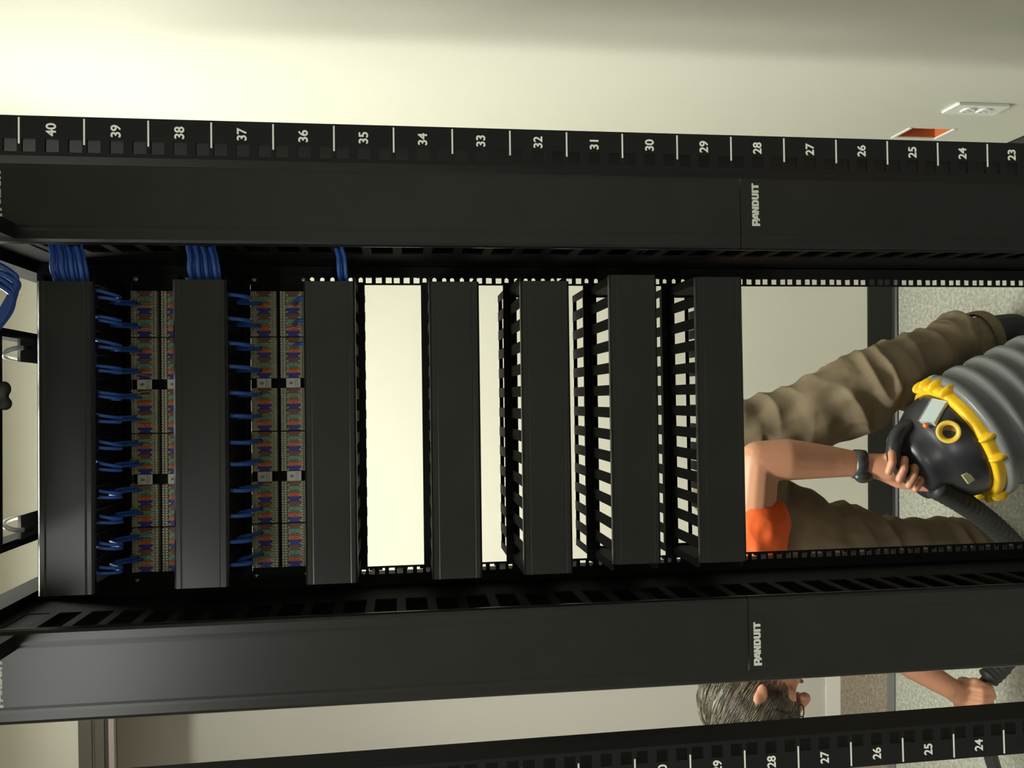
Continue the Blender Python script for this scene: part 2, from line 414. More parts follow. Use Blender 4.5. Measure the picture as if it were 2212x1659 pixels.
# ------------------------------------------------------------------ letters of the logo
def logo(parent, xl, zb_, y, w, h):
    """heavy condensed capitals, first one taller; xl left edge, zb_ baseline (bottom of small caps)"""
    mb = MB(); k = h
    W_ = dict(P=.30, A=.145, N=.14, D=.135, U=.135, I=.06, T=.125); g = .012
    def put(outer, holes, x, wd, z0, hh):
        f = lambda a, b: (xl + (x + a * wd) * w, y, zb_ + (z0 + b * hh) * k)
        mb.poly(outer, holes, f)
    x = 0
    put([(0, 0), (.34, 0), (.34, .30), (.78, .30), (1, .46), (1, .86), (.82, 1), (0, 1)], [[(.36, .55), (.60, .55), (.60, .78), (.36, .78)]], x, .17, -.14, 1.16); x += .165
    put([(-.2, -.1), (.1, -.1), (.3, .18), (.72, .18), (.74, 0), (1.04, 0), (.84, 1), (.34, 1)], [[(.45, .38), (.66, .38), (.62, .62)]], x - .02, .165, 0, .98); x += .14
    put([(0, 0), (.36, 0), (.36, .52), (.62, 0), (1, 0), (1, 1), (.64, 1), (.64, .48), (.38, 1), (0, 1)], [], x, .15, 0, 1); x += .15 + g
    put([(0, 0), (.74, 0), (1, .2), (1, .8), (.74, 1), (0, 1)], [[(.36, .24), (.60, .24), (.60, .76), (.36, .76)]], x, .145, 0, 1); x += .145 + g
    put([(.2, 0), (.8, 0), (1, .2), (1, 1), (.62, 1), (.62, .25), (.38, .25), (.38, 1), (0, 1), (0, .2)], [], x, .145, 0, 1); x += .145 + g
    put([(0, 0), (1, 0), (1, 1), (0, 1)], [], x, .062, 0, 1); x += .062 + g
    put([(.28, 0), (.70, 0), (.70, .76), (1, .76), (1, 1), (0, 1), (0, .76), (.28, .76)], [], x, .15, 0, 1); x += .15
    s = 1 / x
    mb.v = [(xl + (a - xl) * s, b, c) for a, b, c in mb.v]
    n = len(mb.v)     # give the lettering a hair of thickness
    mb.v += [(a, b + .0003, c) for a, b, c in mb.v]; mb.f += [tuple(n + i for i in reversed(f)) for f in mb.f]; mb.mi += mb.mi[:]
    return mb.build('logo_lettering', 'white', parent)

# ------------------------------------------------------------------ vertical cable managers
def comb_side(x, y0, y1, ybase, z0, z1, th, tip):
    """finger strip standing in plane x, fingers from ybase toward y1 end"""
    mb = MB()
    a, b = sorted((y0, ybase)); mb.box(x, x + th, a, b, z0, z1)
    n = int((z1 - z0) / U)
    sgn = 1 if y1 > ybase else -1
    for i in range(n + 1):
        z = z0 + i * U
        if z + .008 > z1: break
        yy = sorted((ybase, y1)); mb.box(x, x + th, yy[0], yy[1], max(z - .0065, z0), z + .0065)
        t2 = sorted((y1, y1 - sgn * .007)); mb.box(x - .0007, x + th + .0007, t2[0], t2[1], max(z - .0115, z0), z + .0115)
    return mb
def vmanager(side, label):
    cx = XO + side * .3135
    t = thing('vertical_cable_manager', label, 'cable manager', (cx, .7397, 0)); d = rel(t)
    z0, z1 = .06, 2.26
    xi, xo_ = cx - side * .0545, cx + side * .058
    shift(MB().box(cx - .050, cx + .050, .7435, .750, z0, z1), d).build('spine', 'black', t)
    for nm, x in (('inner', xi), ('outer', xo_)):
        o = shift(comb_side(min(x, x + .0025), .7397, .552, .650, z0, z1, .0025, 0), d).build('finger_strip', 'finger', t)
        o = shift(comb_side(min(x, x + .0025), .7505, .895, .83, z0, z1, .0025, 0), d).build('finger_strip', 'finger', t)
    # covers: bowed plate with returned lips and two shallow ridges
    segs = [(.075, 1.1640 - .0005), (1.1640 + .0007, 2.1995 - .0005), (2.1995 + .0007, 2.285)]
    for i, (a, b) in enumerate(segs):
        w = .0618; yf = .5400
        out = [(-w, .009), (-w, .006), (-w + .0022, .0016), (-w + .006, .0), (-w + .0165, .0), (-w + .0205, .0003), (-w + .0245, .0), (w - .0245, .0), (w - .0205, .0003), (w - .0165, .0), (w - .006, .0), (w - .0022, .0016), (w, .006), (w, .009)]
        inn = [(p[0] * .968, p[1] + .0022) for p in reversed(out[1:-1])]
        poly = out + [(w * .968, .009)] + inn + [(-w * .968, .009)]
        mb = MB(); mb.prism([(cx + p[0], yf + p[1]) for p in poly], a, b, 2)
        c = shift(mb, d).build('front_cover', 'cover', t)
        if i < 2:
            zl = (1.134 if i == 0 else 2.1705); xl = {1: .2940, -1: -.3430}[side]
            if side < 0: zl += .010 if i == 0 else 0
            l = logo(c, xl, zl + .0020, yf - .0004, .0625, .0105)
            l.data.transform(Matrix.Translation(d))
    mb = MB(); a_, b_ = sorted((cx - side * .036, cx + side * .062)); mb.box(a_, b_, .940, .945, z0, z1)  # unseen opaque plate added at the back to cast the side-wall shadow edge
    a_, b_ = sorted((cx + side * .0595, cx + side * .062)); mb.box(a_, b_, .90, .94, z0, z1)
    shift(mb, d).build('rear_shadow_plate', 'cover', t)
    for z in (.12, .70, 1.28, 1.86):
        shift(MB().box(cx - .050, cx + .050, .560, .900, z, z + .003), d).build('cross_bracket', 'black', t)
    MB().box(-.062, .062, -.12, .15, 0, .06).build('foot', 'black', t)
    return t
vmR = vmanager(1, 'tall black vertical cable manager with lettered cover, beside the beige wall')
vmL = vmanager(-1, 'tall black vertical cable manager with lettered cover, in front of the head of grey-brown hair')

# ------------------------------------------------------------------ horizontal cable managers
HM = [(10, .0015 - .0, 'topmost of the black horizontal managers, blue cables hanging from its lower edge', 0, .0),
      (6, .0045, 'black horizontal cable manager between the two patch panels', 0, .0),
      (2, .003, 'black horizontal cable manager just under the lower patch panel', 0, .0),
      (-2, .003, 'black horizontal cable manager just below the widest bright gap', 0, .0),
      (-5, .0045, 'black horizontal cable manager under the narrow bright gap', 0, .0),
      (-8, .0140, 'black horizontal cable manager second from the lowest, its cover sitting off-centre', 0, .0),
      (-11, .0115, 'lowest black horizontal cable manager, just above the bending person', 0, .0)]
def hmanager(closed, solid):
    t = bpy.data.objects.new('horizontal_cable_manager', None); COL.objects.link(t); t.empty_display_size = .05
    # local origin: centre of panel on the mounting plane
    mb = MB(); w, h = .2413, .0442; zo = .0 if closed else .0222
    mb.box(-.2275, .2275, -.0028, -.0006, zo, h); mb.box(-.2275, .2275, -.0028, -.0006, -h, -zo)
    if not closed:
        for a, b in ((-.2275, -.205), (.205, .2275)): mb.box(a, b, -.0028, -.0006, -zo, zo)
    hz = [-U + o for o in HOLES] + list(HOLES)
    if solid:
        for s in (1, -1): mb.box(s * .2275, s * w, -.0028, -.0006, -h, h)
    for s in (() if solid else (1, -1)):                    # ears with round-cornered slots over the rack holes
        mb.box(s * .2368, s * w, -.0028, -.0006, -h, h); prev = -h
        for z in hz:
            mb.box(s * .2275, s * .2368, -.0028, -.0006, prev, z - .0033)
            mb.box(s * .2275, s * .2290, -.0028, -.0006, z - .0033, z + .0033)
            for q in (1, -1): mb.prism([(s * .2368, z + q * .0033), (s * .2368, z + q * .0008), (s * .2345, z + q * .0033)], -.0028, -.0006, 1)
            prev = z + .0033
        mb.box(s * .2275, s * .2368, -.0028, -.0006, prev, h)
    mb.build('mounting_panel', 'black', t)
    for s, nm in ((1, 'top'), (-1, 'bottom')):
        mb = MB(); z = s * .0335; y0, y1 = -.003, -.1365
        mb.box(-.2205, .2205, -.020, y0, z - .0011, z + .0011)
        for i in range(14):
            x = -.2165 + i * .03331; l_ = .0080 if i else .004; r_ = .0080 if i < 13 else .004
            mb.prism([(x - l_, -.020), (x - l_, y1 + .006), (x - l_ + .003, y1), (x + r_ - .003, y1), (x + r_, y1 + .006), (x + r_, -.020)], z - .0011, z + .0011, 2)
        mb.build('finger_strip', 'finger', t)
        mb = MB(); z = s * .0395; y0, y1 = .0005, .108
        mb.box(-.2205, .2205, y0, .020, z - .0011, z + .0011)
        mb.box(-.2205, .2205, y1 - .002, y1, min(z, z - s * .0065), max(z, z - s * .0065))
        for i in range(14):
            x = -.2165 + i * .03331
            mb.box(x - .0080 if i else x - .004, x + .0080 if i < 13 else x + .004, .020, y1 - .002, z - .0011, z + .0011)
        mb.build('finger_strip', 'finger', t)
    for s in (1, -1):
        mb = MB(); mb.prism([(-.003, -.0342), (-.003, .0342), (-.120, .0342), (-.1355, .020), (-.1355, -.020), (-.120, -.0342)], s * .2080, s * .2094, 0)
        mb.build('end_bracket', 'black', t)
    # cover
    mb = MB(); h = .0362; w = .2145; y = -.1497
    out = [(y + .011, -h), (y + .003, -h), (y, -h + .003), (y, -h + .0085), (y + .0003, -h + .0100), (y, -h + .0115), (y, h - .0115), (y + .0003, h - .0100), (y, h - .0085), (y, h - .003), (y + .003, h), (y + .011, h)]
    inn = [(p[0] + .0018 if p[0] < y + .0105 else p[0], p[1] * .955) for p in reversed(out)]
    mb.prism(out + inn, -w, w, 0)
    mb.build('front_cover', 'cover', t)
    return t
HMP = {}
for i, (n, dx, lb, _, _2) in enumerate(HM):
    cl = (i < 3, i < 2)
    if cl not in HMP: o = HMP[cl] = hmanager(*cl)
    else: o = copy_tree(HMP[cl])
    o.location = (XO, .7397, B0 + n * U)
    tag(o, lb, 'cable manager', 'horizontal cable managers')
    for ch in [c for c in bpy.data.objects if c.parent == o and c.name.startswith('front_cover')]:
        ch.location = (dx - XO + .0005, 0, 0)

# ------------------------------------------------------------------ patch panels
EDG = [(.2205, .1495), (.1480, .0845), (.0690, .0025), (.0010, -.0605), (-.0765, -.1405), (-.1425, -.2095)]   # block x extents (right,left)
CARDS = [(.0845, .0690), (-.0605, -.0765)]
def block(parent, xr, xl, zc):
    w = xr - xl; mb = MB(); y = -.0160
    mb.box(xl, xr, y + .003, -.0032, zc - .0188, zc + .0188)
    n = 16; p = w / n
    for s in (1, -1):
        zc2 = zc + s * .0150
        mb.box(xl + .0005, xr - .0005, y + .001, y + .003, zc2 - .0042, zc2 + .0042)
        for i in range(n):
            x = xl + (i + .5) * p
            mb.box(x - p * .30, x + p * .30, y - .0035, y + .001, zc2 - .0040, zc2 - .0010)
            mb.box(x - p * .30, x + p * .30, y - .0035, y + .001, zc2 + .0010, zc2 + .0040)
        # pointed separators
    mb.box(xl, xr, y + .0005, y + .003, zc - .0188, zc - .0172); mb.box(xl, xr, y + .0005, y + .003, zc + .0172, zc + .0188)
    b = mb.build('punch_down_block', 'cream', parent)
    mb = MB(); tabs = ['tbrown', 'tgreen', 'torange', 'tblue']; q = w / 8
    for i in range(8):
        mb.cur = i % 4; x1 = xr - i * q
        mb.box(x1 - q, x1, y + .0010, y + .003, zc - .0104, zc + .0104)
    mb.cur = 4
    for i in range(8):
        x0 = xr - (i + 1) * q
        for s in (1, -1):
            mb.prism([(x0 + .0002, zc + s * .0104), (x0 + q * .55, zc + s * .0104), (x0 + q * .40, zc + s * .0066)], y, y + .0012, 1)
    mb.cur = 5
    for i in (2, 6):
        x = xr - i * q
        for s in (1, -1):
            mb.tube([(x + .0021 * math.cos(a), y + .0004, zc + s * .0037 + .0021 * math.sin(a)) for a in [2 * PI * k / 14 for k in range(15)]], .00045, 5)
        mb.box(x - q * .9, x + q * .9, y + .0007, y + .0011, zc - .0003, zc + .0003)
    mb.build('colour_code_strip', ['tbrown', 'tgreen', 'torange', 'tblue', 'cream', 'slot'], b)
def patch_panel(ntop, label):
    t = thing('patch_panel', label, 'patch panel', (0, .7397, B0 + (ntop - 1) * U), 'patch panels')
    mb = MB(); mb.box(XO - .2413, XO + .2413, -.0030, -.0006, -.0440, .0440)
    for s in (.226, -.226):
        mb.box(s - .0025, s + .0025, -.006, -.003, -.042, .042)
    mb.build('panel_plate', 'black', t)
    for sx in (-.2325, .2325):
        for sz in (-.038, .038): MB().ell((XO + sx, -.0042, sz), (.0042, .002, .0042), None, 10, 6).build('mounting_screw', 'zinc', t, True)
    for r, zc in enumerate((.0222, -.0222)):
        for xr, xl in EDG: block(t, xr, xl, zc)
        for xr, xl in CARDS:
            c = MB().box(xl + .0004, xr - .0004, -.0175, -.0165, zc - .0108, zc + .0108).build('designation_card', 'card', t)
            mb = MB(); add_text(mb, 'B', .0052, (xr + xl) / 2, -.0177, zc + .0030, .02)
            for k in range(2):
                z = zc - .0030 - k * .0030; x = xl + .0015
                while x < xr - .0015:
                    l = random.uniform(.0006, .0016); mb.box(x, x + l, -.0177, -.0175, z - .0004 + random.uniform(-.0003, .0003), z + .0004); x += l + .0005
            mb.build('card_print', 'slot', c)
    return t
ppA = patch_panel(9, 'upper patch panel wired with blue cable pairs')
ppB = patch_panel(5, 'lower patch panel, its second row of blocks mostly unwired')

# ------------------------------------------------------------------ cables
def bez(pts, n=14):
    """Catmull-Rom through pts"""
    P_ = [Vector(p) for p in pts]; P_ = [P_[0] * 2 - P_[1]] + P_ + [P_[-1] * 2 - P_[-2]]; out = []
    for i in range(1, len(P_) - 2):
        for k in range(n):
            t = k / n; a, b, c, d = P_[i - 1:i + 3]
            out.append(.5 * ((2 * b) + (c - a) * t + (2 * a - 5 * b + 4 * c - d) * t * t + (3 * b - a - 3 * c + d) * t ** 3))
    out.append(P_[-2]); return out
ORD = ['first', 'second', 'third', 'fourth', 'fifth', 'sixth', 'seventh', 'eighth', 'ninth', 'tenth', 'eleventh', 'twelfth']
def cable(pts, r, label, group, strands=None, zc=None):
    mb = MB().tube(bez(pts, 7), r, 8); o = mb.build('network_cable', 'blue', None, True); tag(o, label, 'cable', group)
    if strands:
        mb = MB(); e = Vector(strands)
        for k in range(5):
            a = random.uniform(-.009, .009); sgn = random.choice((1, 1, -1))
            q = [e, e + Vector((a * .6, -.004 - random.random() * .004, sgn * .006)), Vector((e.x + a, .7397 - .017, zc + sgn * .0150))]
            mb.tube(bez(q, 4), .0005, 5)
        mb.build('stripped_wires', 'cream', o)
    return o
GX = [.200, .166, .130, .097, .059, .026, -.012, -.043, -.081, -.117, -.154, -.187]
zA = B0 + 8 * U + .0222; zBt = B0 + 4 * U + .0222; zBb = B0 + 4 * U - .0222
yb = .7397 - .0195
for i, x in enumerate(GX):
    for s, w_ in ((1, 'right'), (-1, 'left')):
        j = lambda a: random.uniform(-a, a)
        z0 = B0 + 9.30 * U
        dx = .006 + j(.004)
        pts = [(x + .004 * s + dx + j(.004), .700, z0 + .045), (x + .004 * s + dx, .655, z0 + .020), (x + .0035 * s + dx * .4, .618, z0 - .0035 + j(.002)), (x + .0026 * s - .002, .640 + j(.004), z0 - .026), (x + .0024 * s - .001, .678, zA + .036), (x + .0018 * s, yb - .003, zA + .006 + .003 * s)]
        cable(pts, .0024, '%s cable of the %s blue pair from the right on the upper patch panel' % (w_, ORD[i]), 'blue cables dropping into the upper patch panel', (x, yb, zA + .013), zA)
for i, x in enumerate(GX):
    j = lambda a: random.uniform(-a, a); z0 = B0 + 5.30 * U; x -= .001
    pts = [(x + .006, .700, z0 + .045), (x + .005 + j(.003), .655, z0 + .020), (x + .003, .620, z0 - .004 + j(.003)), (x + .001, .645, z0 - .028), (x - .001, .680, zBt + .034), (x + .001, yb - .002, zBt + .004)]
    cable(pts, .0030, '%s blue cable from the right dropping into the lower patch panel' % ORD[i], 'blue cables dropping into the lower patch panel', (x, yb, zBt + .012), zBt)
for i, x in enumerate((.199, .167, .133)):
    z0 = B0 + 2.70 * U
    pts = [(x + .004, .70, z0 - .03), (x + .003, .655, z0 - .012), (x - .001, .632, z0 + .006), (x, .650, z0 + .020), (x + .001, yb - .004, zBb - .002)]
    cable(pts, .0028, '%s blue cable from the right rising into the lower patch panel' % ORD[i], 'blue cables rising into the lower patch panel', (x, yb, zBb - .008), zBb)
def bundle(name, n, zc, spread, r, where, zin):
    for k in range(n):
        f = (k + .5) / n - .5; a = random.uniform(-1, 1); row = k % 3
        y0 = .600 + row * .0062 + random.uniform(-.001, .001)
        z = zc - f * spread
        pts = [(XO + .36, y0 + .06, z - .10 + random.uniform(-.02, .02)), (XO + .305, y0 + .03, z - .030), (XO + .272, y0 + .006, z + .002), (XO + .245, y0 + .002, z + .000 - f * .002), (XO + .222, y0 + .006, zc - f * spread * zin - .001), (XO + .18, y0 + .03, zc - f * spread * .8 - .004), (XO + .08, .690, zc - .008)]
        cable(pts, r, '%s blue cable from the top, %s' % (ORD[k] if k < 12 else 'last', where), name)
bundle('blue cables entering the topmost manager', 11, B0 + 10.02 * U, .040, .0033, 'entering the topmost manager', 1.15)
bundle('blue cables entering the second manager', 11, B0 + 5.95 * U, .036, .0033, 'entering the manager between the patch panels', 1.15)
bundle('blue cables entering the third manager', 4, B0 + 1.62 * U, .010, .0028, 'entering the manager under the lower patch panel', 1.3)
for k in range(7):
    q = (k % 4) * .0085; y = .600 + (k // 4) * .008; j = random.uniform(-.002, .002)
    pts = [(.235 + q, y - .12, 2.33), (.222 + q + j, y - .02, 2.225), (.203 + q, y, 2.190 + j - q * .3), (.186 + q, y + .004, 2.1885 - q * .2), (.165 + q * .6, y + .004, 2.199), (.143, y - .005, 2.216), (.12, y - .02, 2.255)]
    cable(pts, .0036, '%s blue cable of the bundle lying across the overhead runway' % ORD[k], 'blue cables on the overhead runway')
cb = None
# ------------------------------------------------------------------ cable runway above the rack
t = thing('cable_runway', 'black ladder runway over the rack top, seen against the bare wall', 'cable runway', (0, .5, 2.2075))
for x in (.150, -.151):
    MB().box(x - .006, x + .006, -.45, .27, .0, .030).build('stringer', 'black', t)
for y in (-.40, -.16, .114): MB().box(-.150, .148, y, y + .016, .0025, .0365).build('rung', 'black', t)
for i, x in enumerate((.140, -.141)):
    s = 1 if x > 0 else -1
    b = thing('runway_bracket', 'zinc J-bolt bracket hanging from the %s runway bar' % ('right' if s > 0 else 'left'), 'bracket', (x, .722, 2.2075), 'runway brackets')
    mb = MB(); mb.prism([(-.055, -.002), (.045, -.002), (.045, -.006), (-.055, -.006)], -s * .030, s * .004, 0); mb.build('plate', 'zinc', b)
    hk = [(-s * .010, -.062, -.012), (-s * .012, -.074, -.006), (-s * .017, -.079, .004), (-s * .022, -.070, .010), (-s * .0245, -.05, .008), (-s * .025, -.030, .002)]
    MB().tube(bez(hk, 6), .0034, 8).build('j_bolt', 'chrome', b, True)
    MB().tube([(-s * .010, -.062, -.012), (-s * .008, -.042, -.014)], .0034, 8).build('threaded_end', 'rubber', b, True)
mb = MB(); mb.ell((0, 0, 0), (.012, .009, .011), None, 10, 8); mb.ell((-.020, .0, -.003), (.010, .008, .009), None, 10, 8); mb.box(-.028, .01, -.006, .006, -.006, .012)
o = remesh(mb, 'hook_and_loop_strap', 'rubber', .0018); o.location = (.070, .622, 2.206); tag(o, 'small black cable tie wrapped round the runway rung above the top manager', 'cable tie')

# ------------------------------------------------------------------ side wall fittings
t = thing('wall_outlet', 'white duplex power outlet on the beige side wall', 'outlet', (RX, 1.122, .3655))
mb = MB(); a, b = .031, .063
mb.prism([(-a, -b + .003), (-a + .003, -b), (a - .003, -b), (a, -b + .003), (a, b - .003), (a - .003, b), (-a + .003, b), (-a, b - .003)], -.0065, -.0008, 0)
mb.build('cover_plate', 'plate', t, bevel=.002)
for z in (.0195, -.0195):
    mb = MB(); mb.prism([(.0155 * math.cos(q), z + max(-.0125, min(.0125, .0165 * math.sin(q)))) for q in [2 * PI * k / 24 for k in range(24)]], -.0095, -.006, 0)
    r_ = mb.build('receptacle', 'plate', t)
    mb = MB(); mb.box(-.0098, -.0094, -.007, -.0055, z - .001, z + .006); mb.box(-.0098, -.0094, .0055, .007, z - .001, z + .006); mb.ell((-.0095, 0, z - .007), (.0004, .0024, .0024), None, 10, 6)
    mb.build('socket_slots', 'slot', r_)
mb = MB().ell((-.0065, 0, 0), (.0012, .0032, .0032), None, 10, 6); mb.build('screw', 'zinc', t)
t = thing('electrical_box', 'open orange electrical box set in the side wall, without a cover', 'electrical box', (RX, 1.31, .37))
mb = MB(); ya, yb_, za, zb_ = -.0345, .0345, -.0545, .0545
mb.box(.002, .07, ya, ya + .002, za, zb_); mb.box(.002, .07, yb_ - .002, yb_, za, zb_); mb.box(.002, .07, ya, yb_, za, za + .002); mb.box(.002, .07, ya, yb_, zb_ - .002, zb_); mb.box(.068, .07, ya, yb_, za, zb_)
mb.box(.01, .068, -.006, -.003, -.02, .0)
mb.build('box_body', 'orangebox', t)
mb = MB()
for z in (-.058, .058): mb.box(-.002, .001, -.04, .04, z - .004, z + .004)
mb.build('torn_edge', 'paper', t)

# ------------------------------------------------------------------ shop vacuum
ax = Vector((-.45, .13, .85)).normalized(); C0 = Vector((-.058, 1.135, .415))
ux = ax.cross(Vector((0, 1, 0))).normalized(); uy = ax.cross(ux)
if uy.y > 0: uy = -uy; ux = -ux
ux = uy.cross(ax)
VM = Matrix(((ux.x, uy.x, ax.x, C0.x), (ux.y, uy.y, ax.y, C0.y), (ux.z, uy.z, ax.z, C0.z), (0, 0, 0, 1)))   # local -y.. faces: +y toward camera
V = thing('shop_vacuum', 'grey wet and dry vacuum with black lid and yellow rim, held by its handle', 'vacuum cleaner', (0, 0, 0))
V.matrix_world = VM @ Matrix.Scale(.94, 4)
I4 = Matrix.Identity(4)
prof = [(.02, -.36), (.128, -.36), (.135, -.35)]
z = -.33
while z < -.05:
    rr = .136 + .014 * (z + .33) / .28
    prof += [(rr, z), (rr, z + .018), (rr + .010, z + .026), (rr + .010, z + .042), (rr, z + .050)]; z += .055
prof += [(.150, -.035), (.150, -.02), (.146, -.012), (.02, -.012)]
MB().lathe(prof, I4, 56).build('tank', 'vgrey', V, True)
# rim with wavy latches
mb = MB(); mb.lathe([(.120, -.012), (.144, -.012), (.147, -.006), (.147, .010), (.143, .016), (.120, .016)], I4, 56)
for a_ in (-22, -6, 10, 26, 154, 170, 186, 202, 100, 80):
    a = math.radians(a_); m = Matrix.Rotation(a, 3, 'Z'); r_ = .151 if a_ not in (100, 80) else .145
    mb.ell((r_ * math.cos(a), r_ * math.sin(a), 0), (.015, .0085, .024), m, 12, 8)
remesh(mb, 'rim', 'vyellow', .0028, V, 3)
mb = MB()
for a_ in (-24, 205): 
    a = math.radians(a_); m = Matrix.Rotation(a, 3, 'Z'); mb.ell((.150 * math.cos(a), .150 * math.sin(a), -.035), (.016, .018, .02), m, 12, 8)
mb.build('latch_knob', 'vlatch', V, True)
# lid: dome
prof = [(.02, .0), (.132, .0), (.131, .03), (.122, .062), (.108, .085), (.098, .095), (.094, .118), (.086, .135), (.066, .146), (.03, .150), (.002, .150)]
lid = MB().lathe(prof, I4, 56, caps=False).build('motor_lid', 'vblack', V, True)
# pale latch strip going over the lid, right side
mb = MB(); p = [Vector((-.108, .045, .020)), Vector((-.100, .052, .055)), Vector((-.080, .060, .078))]
mb.prism([(-.019, -.006), (.019, -.006), (.019, .016), (-.019, .016)], 0, .062, 2)
l = mb.build('lid_clip', 'vlatch', V, bevel=.002)
dz = (p[2] - p[0]).normalized(); dy = Vector((-.9, .45, .25)); dy = (dy - dz * dy.dot(dz)).normalized(); dx_ = dy.cross(dz)
l.matrix_local = Matrix(((dx_.x, dy.x, dz.x, p[0].x - .004), (dx_.y, dy.y, dz.y, p[0].y + .008), (dx_.z, dy.z, dz.z, p[0].z), (0, 0, 0, 1)))
m = MB().ell(Vector((-.094, .078, .086)), (.007, .007, .006), None, 10, 8); m.build('power_switch', 'orangebox', V, True)
# hose port, on the camera side
pc = Vector((-.062, .098, .052)); pd = Vector((-.28, .80, .42)).normalized(); px_ = pd.cross(Vector((0, 0, 1))).normalized(); py_ = pd.cross(px_)
PM = Matrix(((px_.x, py_.x, pd.x, pc.x), (px_.y, py_.y, pd.y, pc.y), (px_.z, py_.z, pd.z, pc.z), (0, 0, 0, 1)))
pt = MB().lathe([(.0235, -.02), (.0262, .026), (.0245, .028), (.0165, .025), (.0135, .004), (.0130, -.02)], PM, 28, caps=False).build('exhaust_port', 'vport', V, True)
MB().lathe([(.0138, .004), (.0138, .008), (.0001, .008)], PM, 24, caps=False).build('port_opening', 'pit', pt)
mb = MB(); mb.prism([(.034, .062), (.058, .058), (.060, .074), (.036, .078)], .106, .1145, 1); mb.build('faded_label', 'vtape', V)
# swivel collar + carrying handle: a loop standing on the lid
def W2L(p): return (VM @ Matrix.Scale(.94, 4)).inverted() @ Vector(p)
hpts = [(-.028, 1.135, .530), (-.040, 1.120, .568), (-.066, 1.110, .586), (-.094, 1.108, .588), (-.120, 1.110, .572), (-.142, 1.115, .540), (-.150, 1.13, .50)]
MB().tube([W2L(p) for p in bez(hpts, 8)], [.021 - .004 * math.sin(PI * i / 48) for i in range(49)], 12).build('handle', 'vblack', V, True)
hose = bez([(-.158, 1.09, .505), (-.196, 1.105, .430), (-.240, 1.14, .350), (-.292, 1.17, .275), (-.345, 1.20, .215), (-.42, 1.24, .16), (-.52, 1.28, .15), (-.62, 1.31, .19), (-.668, 1.315, .240), (-.703, 1.31, .262)], 16)
rr = [.0255 + (.0018 if i % 3 == 0 else 0) for i in range(len(hose))]; rr[-20:] = [.0135] * 20
hz = MB().tube([W2L(p) for p in hose], rr, 14).build('hose', 'rubber', V, True)
MB().tube([W2L(p) for p in [Vector(q) + Vector((-.008, 0, -.010)) for q in ((-.66, 1.315, .267), (-.70, 1.308, .274), (-.76, 1.30, .270), (-.86, 1.29, .245), (-1.0, 1.28, .20))]], [.015, .0165, .018, .017, .016], 14).build('crevice_nozzle', 'vblack', V, True)
mb = MB()
for a_ in (45, 135, 225, 315):
    a = math.radians(a_); mb.ell((.118 * math.cos(a), .118 * math.sin(a), -.365), (.016, .016, .012), None, 10, 8)
mb.build('caster_feet', 'rubber', V, True)

# ------------------------------------------------------------------ person
Pn = thing('person', 'person in khaki trousers and orange shirt bending over the vacuum behind the rack', 'person', (-.10, 1.44, 0))
d = rel(Pn)
def fold(scale, amp, dirv=(1, 1, 1), seed=0):
    def f(co, n):
        p = Vector((co.x * dirv[0], co.y * dirv[1], co.z * dirv[2])) * scale + Vector((seed, seed, seed))
        v = noise.noise(p); w2 = noise.noise(p * 2.3 + Vector((5, 1, 2)))
        return amp * ((1 - abs(v) * 2.2) * .7 + w2 * .45)
    return f
FW = Vector((-.22, -.22, -.95)).normalized(); UPH = Vector((-.95, -.12, .30)); UPH = (UPH - FW * UPH.dot(FW)).normalized(); RTH = FW.cross(UPH)
HC = Vector((-.672, 1.365, .812)); HS = 1.14
HM3 = Matrix(((RTH.x, FW.x, UPH.x), (RTH.y, FW.y, UPH.y), (RTH.z, FW.z, UPH.z)))     # head local: x right, y forward, z up
def H(x, y, z): return HC + HM3 @ (Vector((x, y, z)) * HS)
mb = MB()
# skull, jaw, nose, brow, ears, neck
mb.ell(H(0, -.006, .035), (.074, .094, .086), HM3, 20, 14); mb.ell(H(0, .028, -.030), (.058, .066, .070), HM3, 20, 14)
mb.capsule(H(-.030, .045, -.080), H(.030, .045, -.080), .022, .022); mb.capsule(H(0, .088, .030), H(0, .106, -.010), .009, .015)
mb.ell(H(.016, .096, -.012), (.009, .009, .008), HM3, 8, 6); mb.ell(H(-.016, .096, -.012), (.009, .009, .008), HM3, 8, 6)
mb.capsule(H(-.042, .074, .038), H(.042, .074, .038), .011, .011); mb.ell(H(0, .080, -.046), (.028, .014, .014), HM3, 12, 8)
mb.ell(H(.040, .062, -.012), (.022, .018, .022), HM3, 10, 8); mb.ell(H(-.040, .062, -.012), (.022, .018, .022), HM3, 10, 8)
for s in (1, -1):
    mb.ell(H(s * .077, -.002, -.002), (.008, .016, .027), HM3, 12, 10); mb.ell(H(s * .082, -.010, .008), (.006, .011, .018), HM3, 10, 8)
mb.capsule(H(0, -.030, -.05), (-.54, 1.37, .825), .062, .062)
# trunk and limbs (mostly under clothing)
mb.capsule((-.54, 1.37, .818), (-.38, 1.37, .822), .075, .080); mb.capsule((-.42, 1.31, .826), (-.42, 1.45, .826), .078, .078)
mb.capsule((-.38, 1.36, .823), (-.12, 1.41, .820), .078, .082); mb.capsule((-.38, 1.42, .820), (-.12, 1.48, .820), .078, .082)
arm = [((-.400, 1.285, .850), .050), ((-.250, 1.245, .855), .047), ((-.100, 1.215, .852), .045), ((-.098, 1.200, .790), .048), ((-.104, 1.182, .700), .037), ((-.110, 1.165, .632), .0275)]
for (a, ra), (b, rb) in zip(arm, arm[1:]): mb.capsule(a, b, ra, rb)
arm2 = [((-.455, 1.46, .850), .050), ((-.475, 1.44, .70), .046), ((-.500, 1.40, .585), .042), ((-.545, 1.375, .520), .041), ((-.625, 1.335, .410), .034), ((-.672, 1.315, .336), .027)]
for (a, ra), (b, rb) in zip(arm2, arm2[1:]): mb.capsule(a, b, ra, rb)
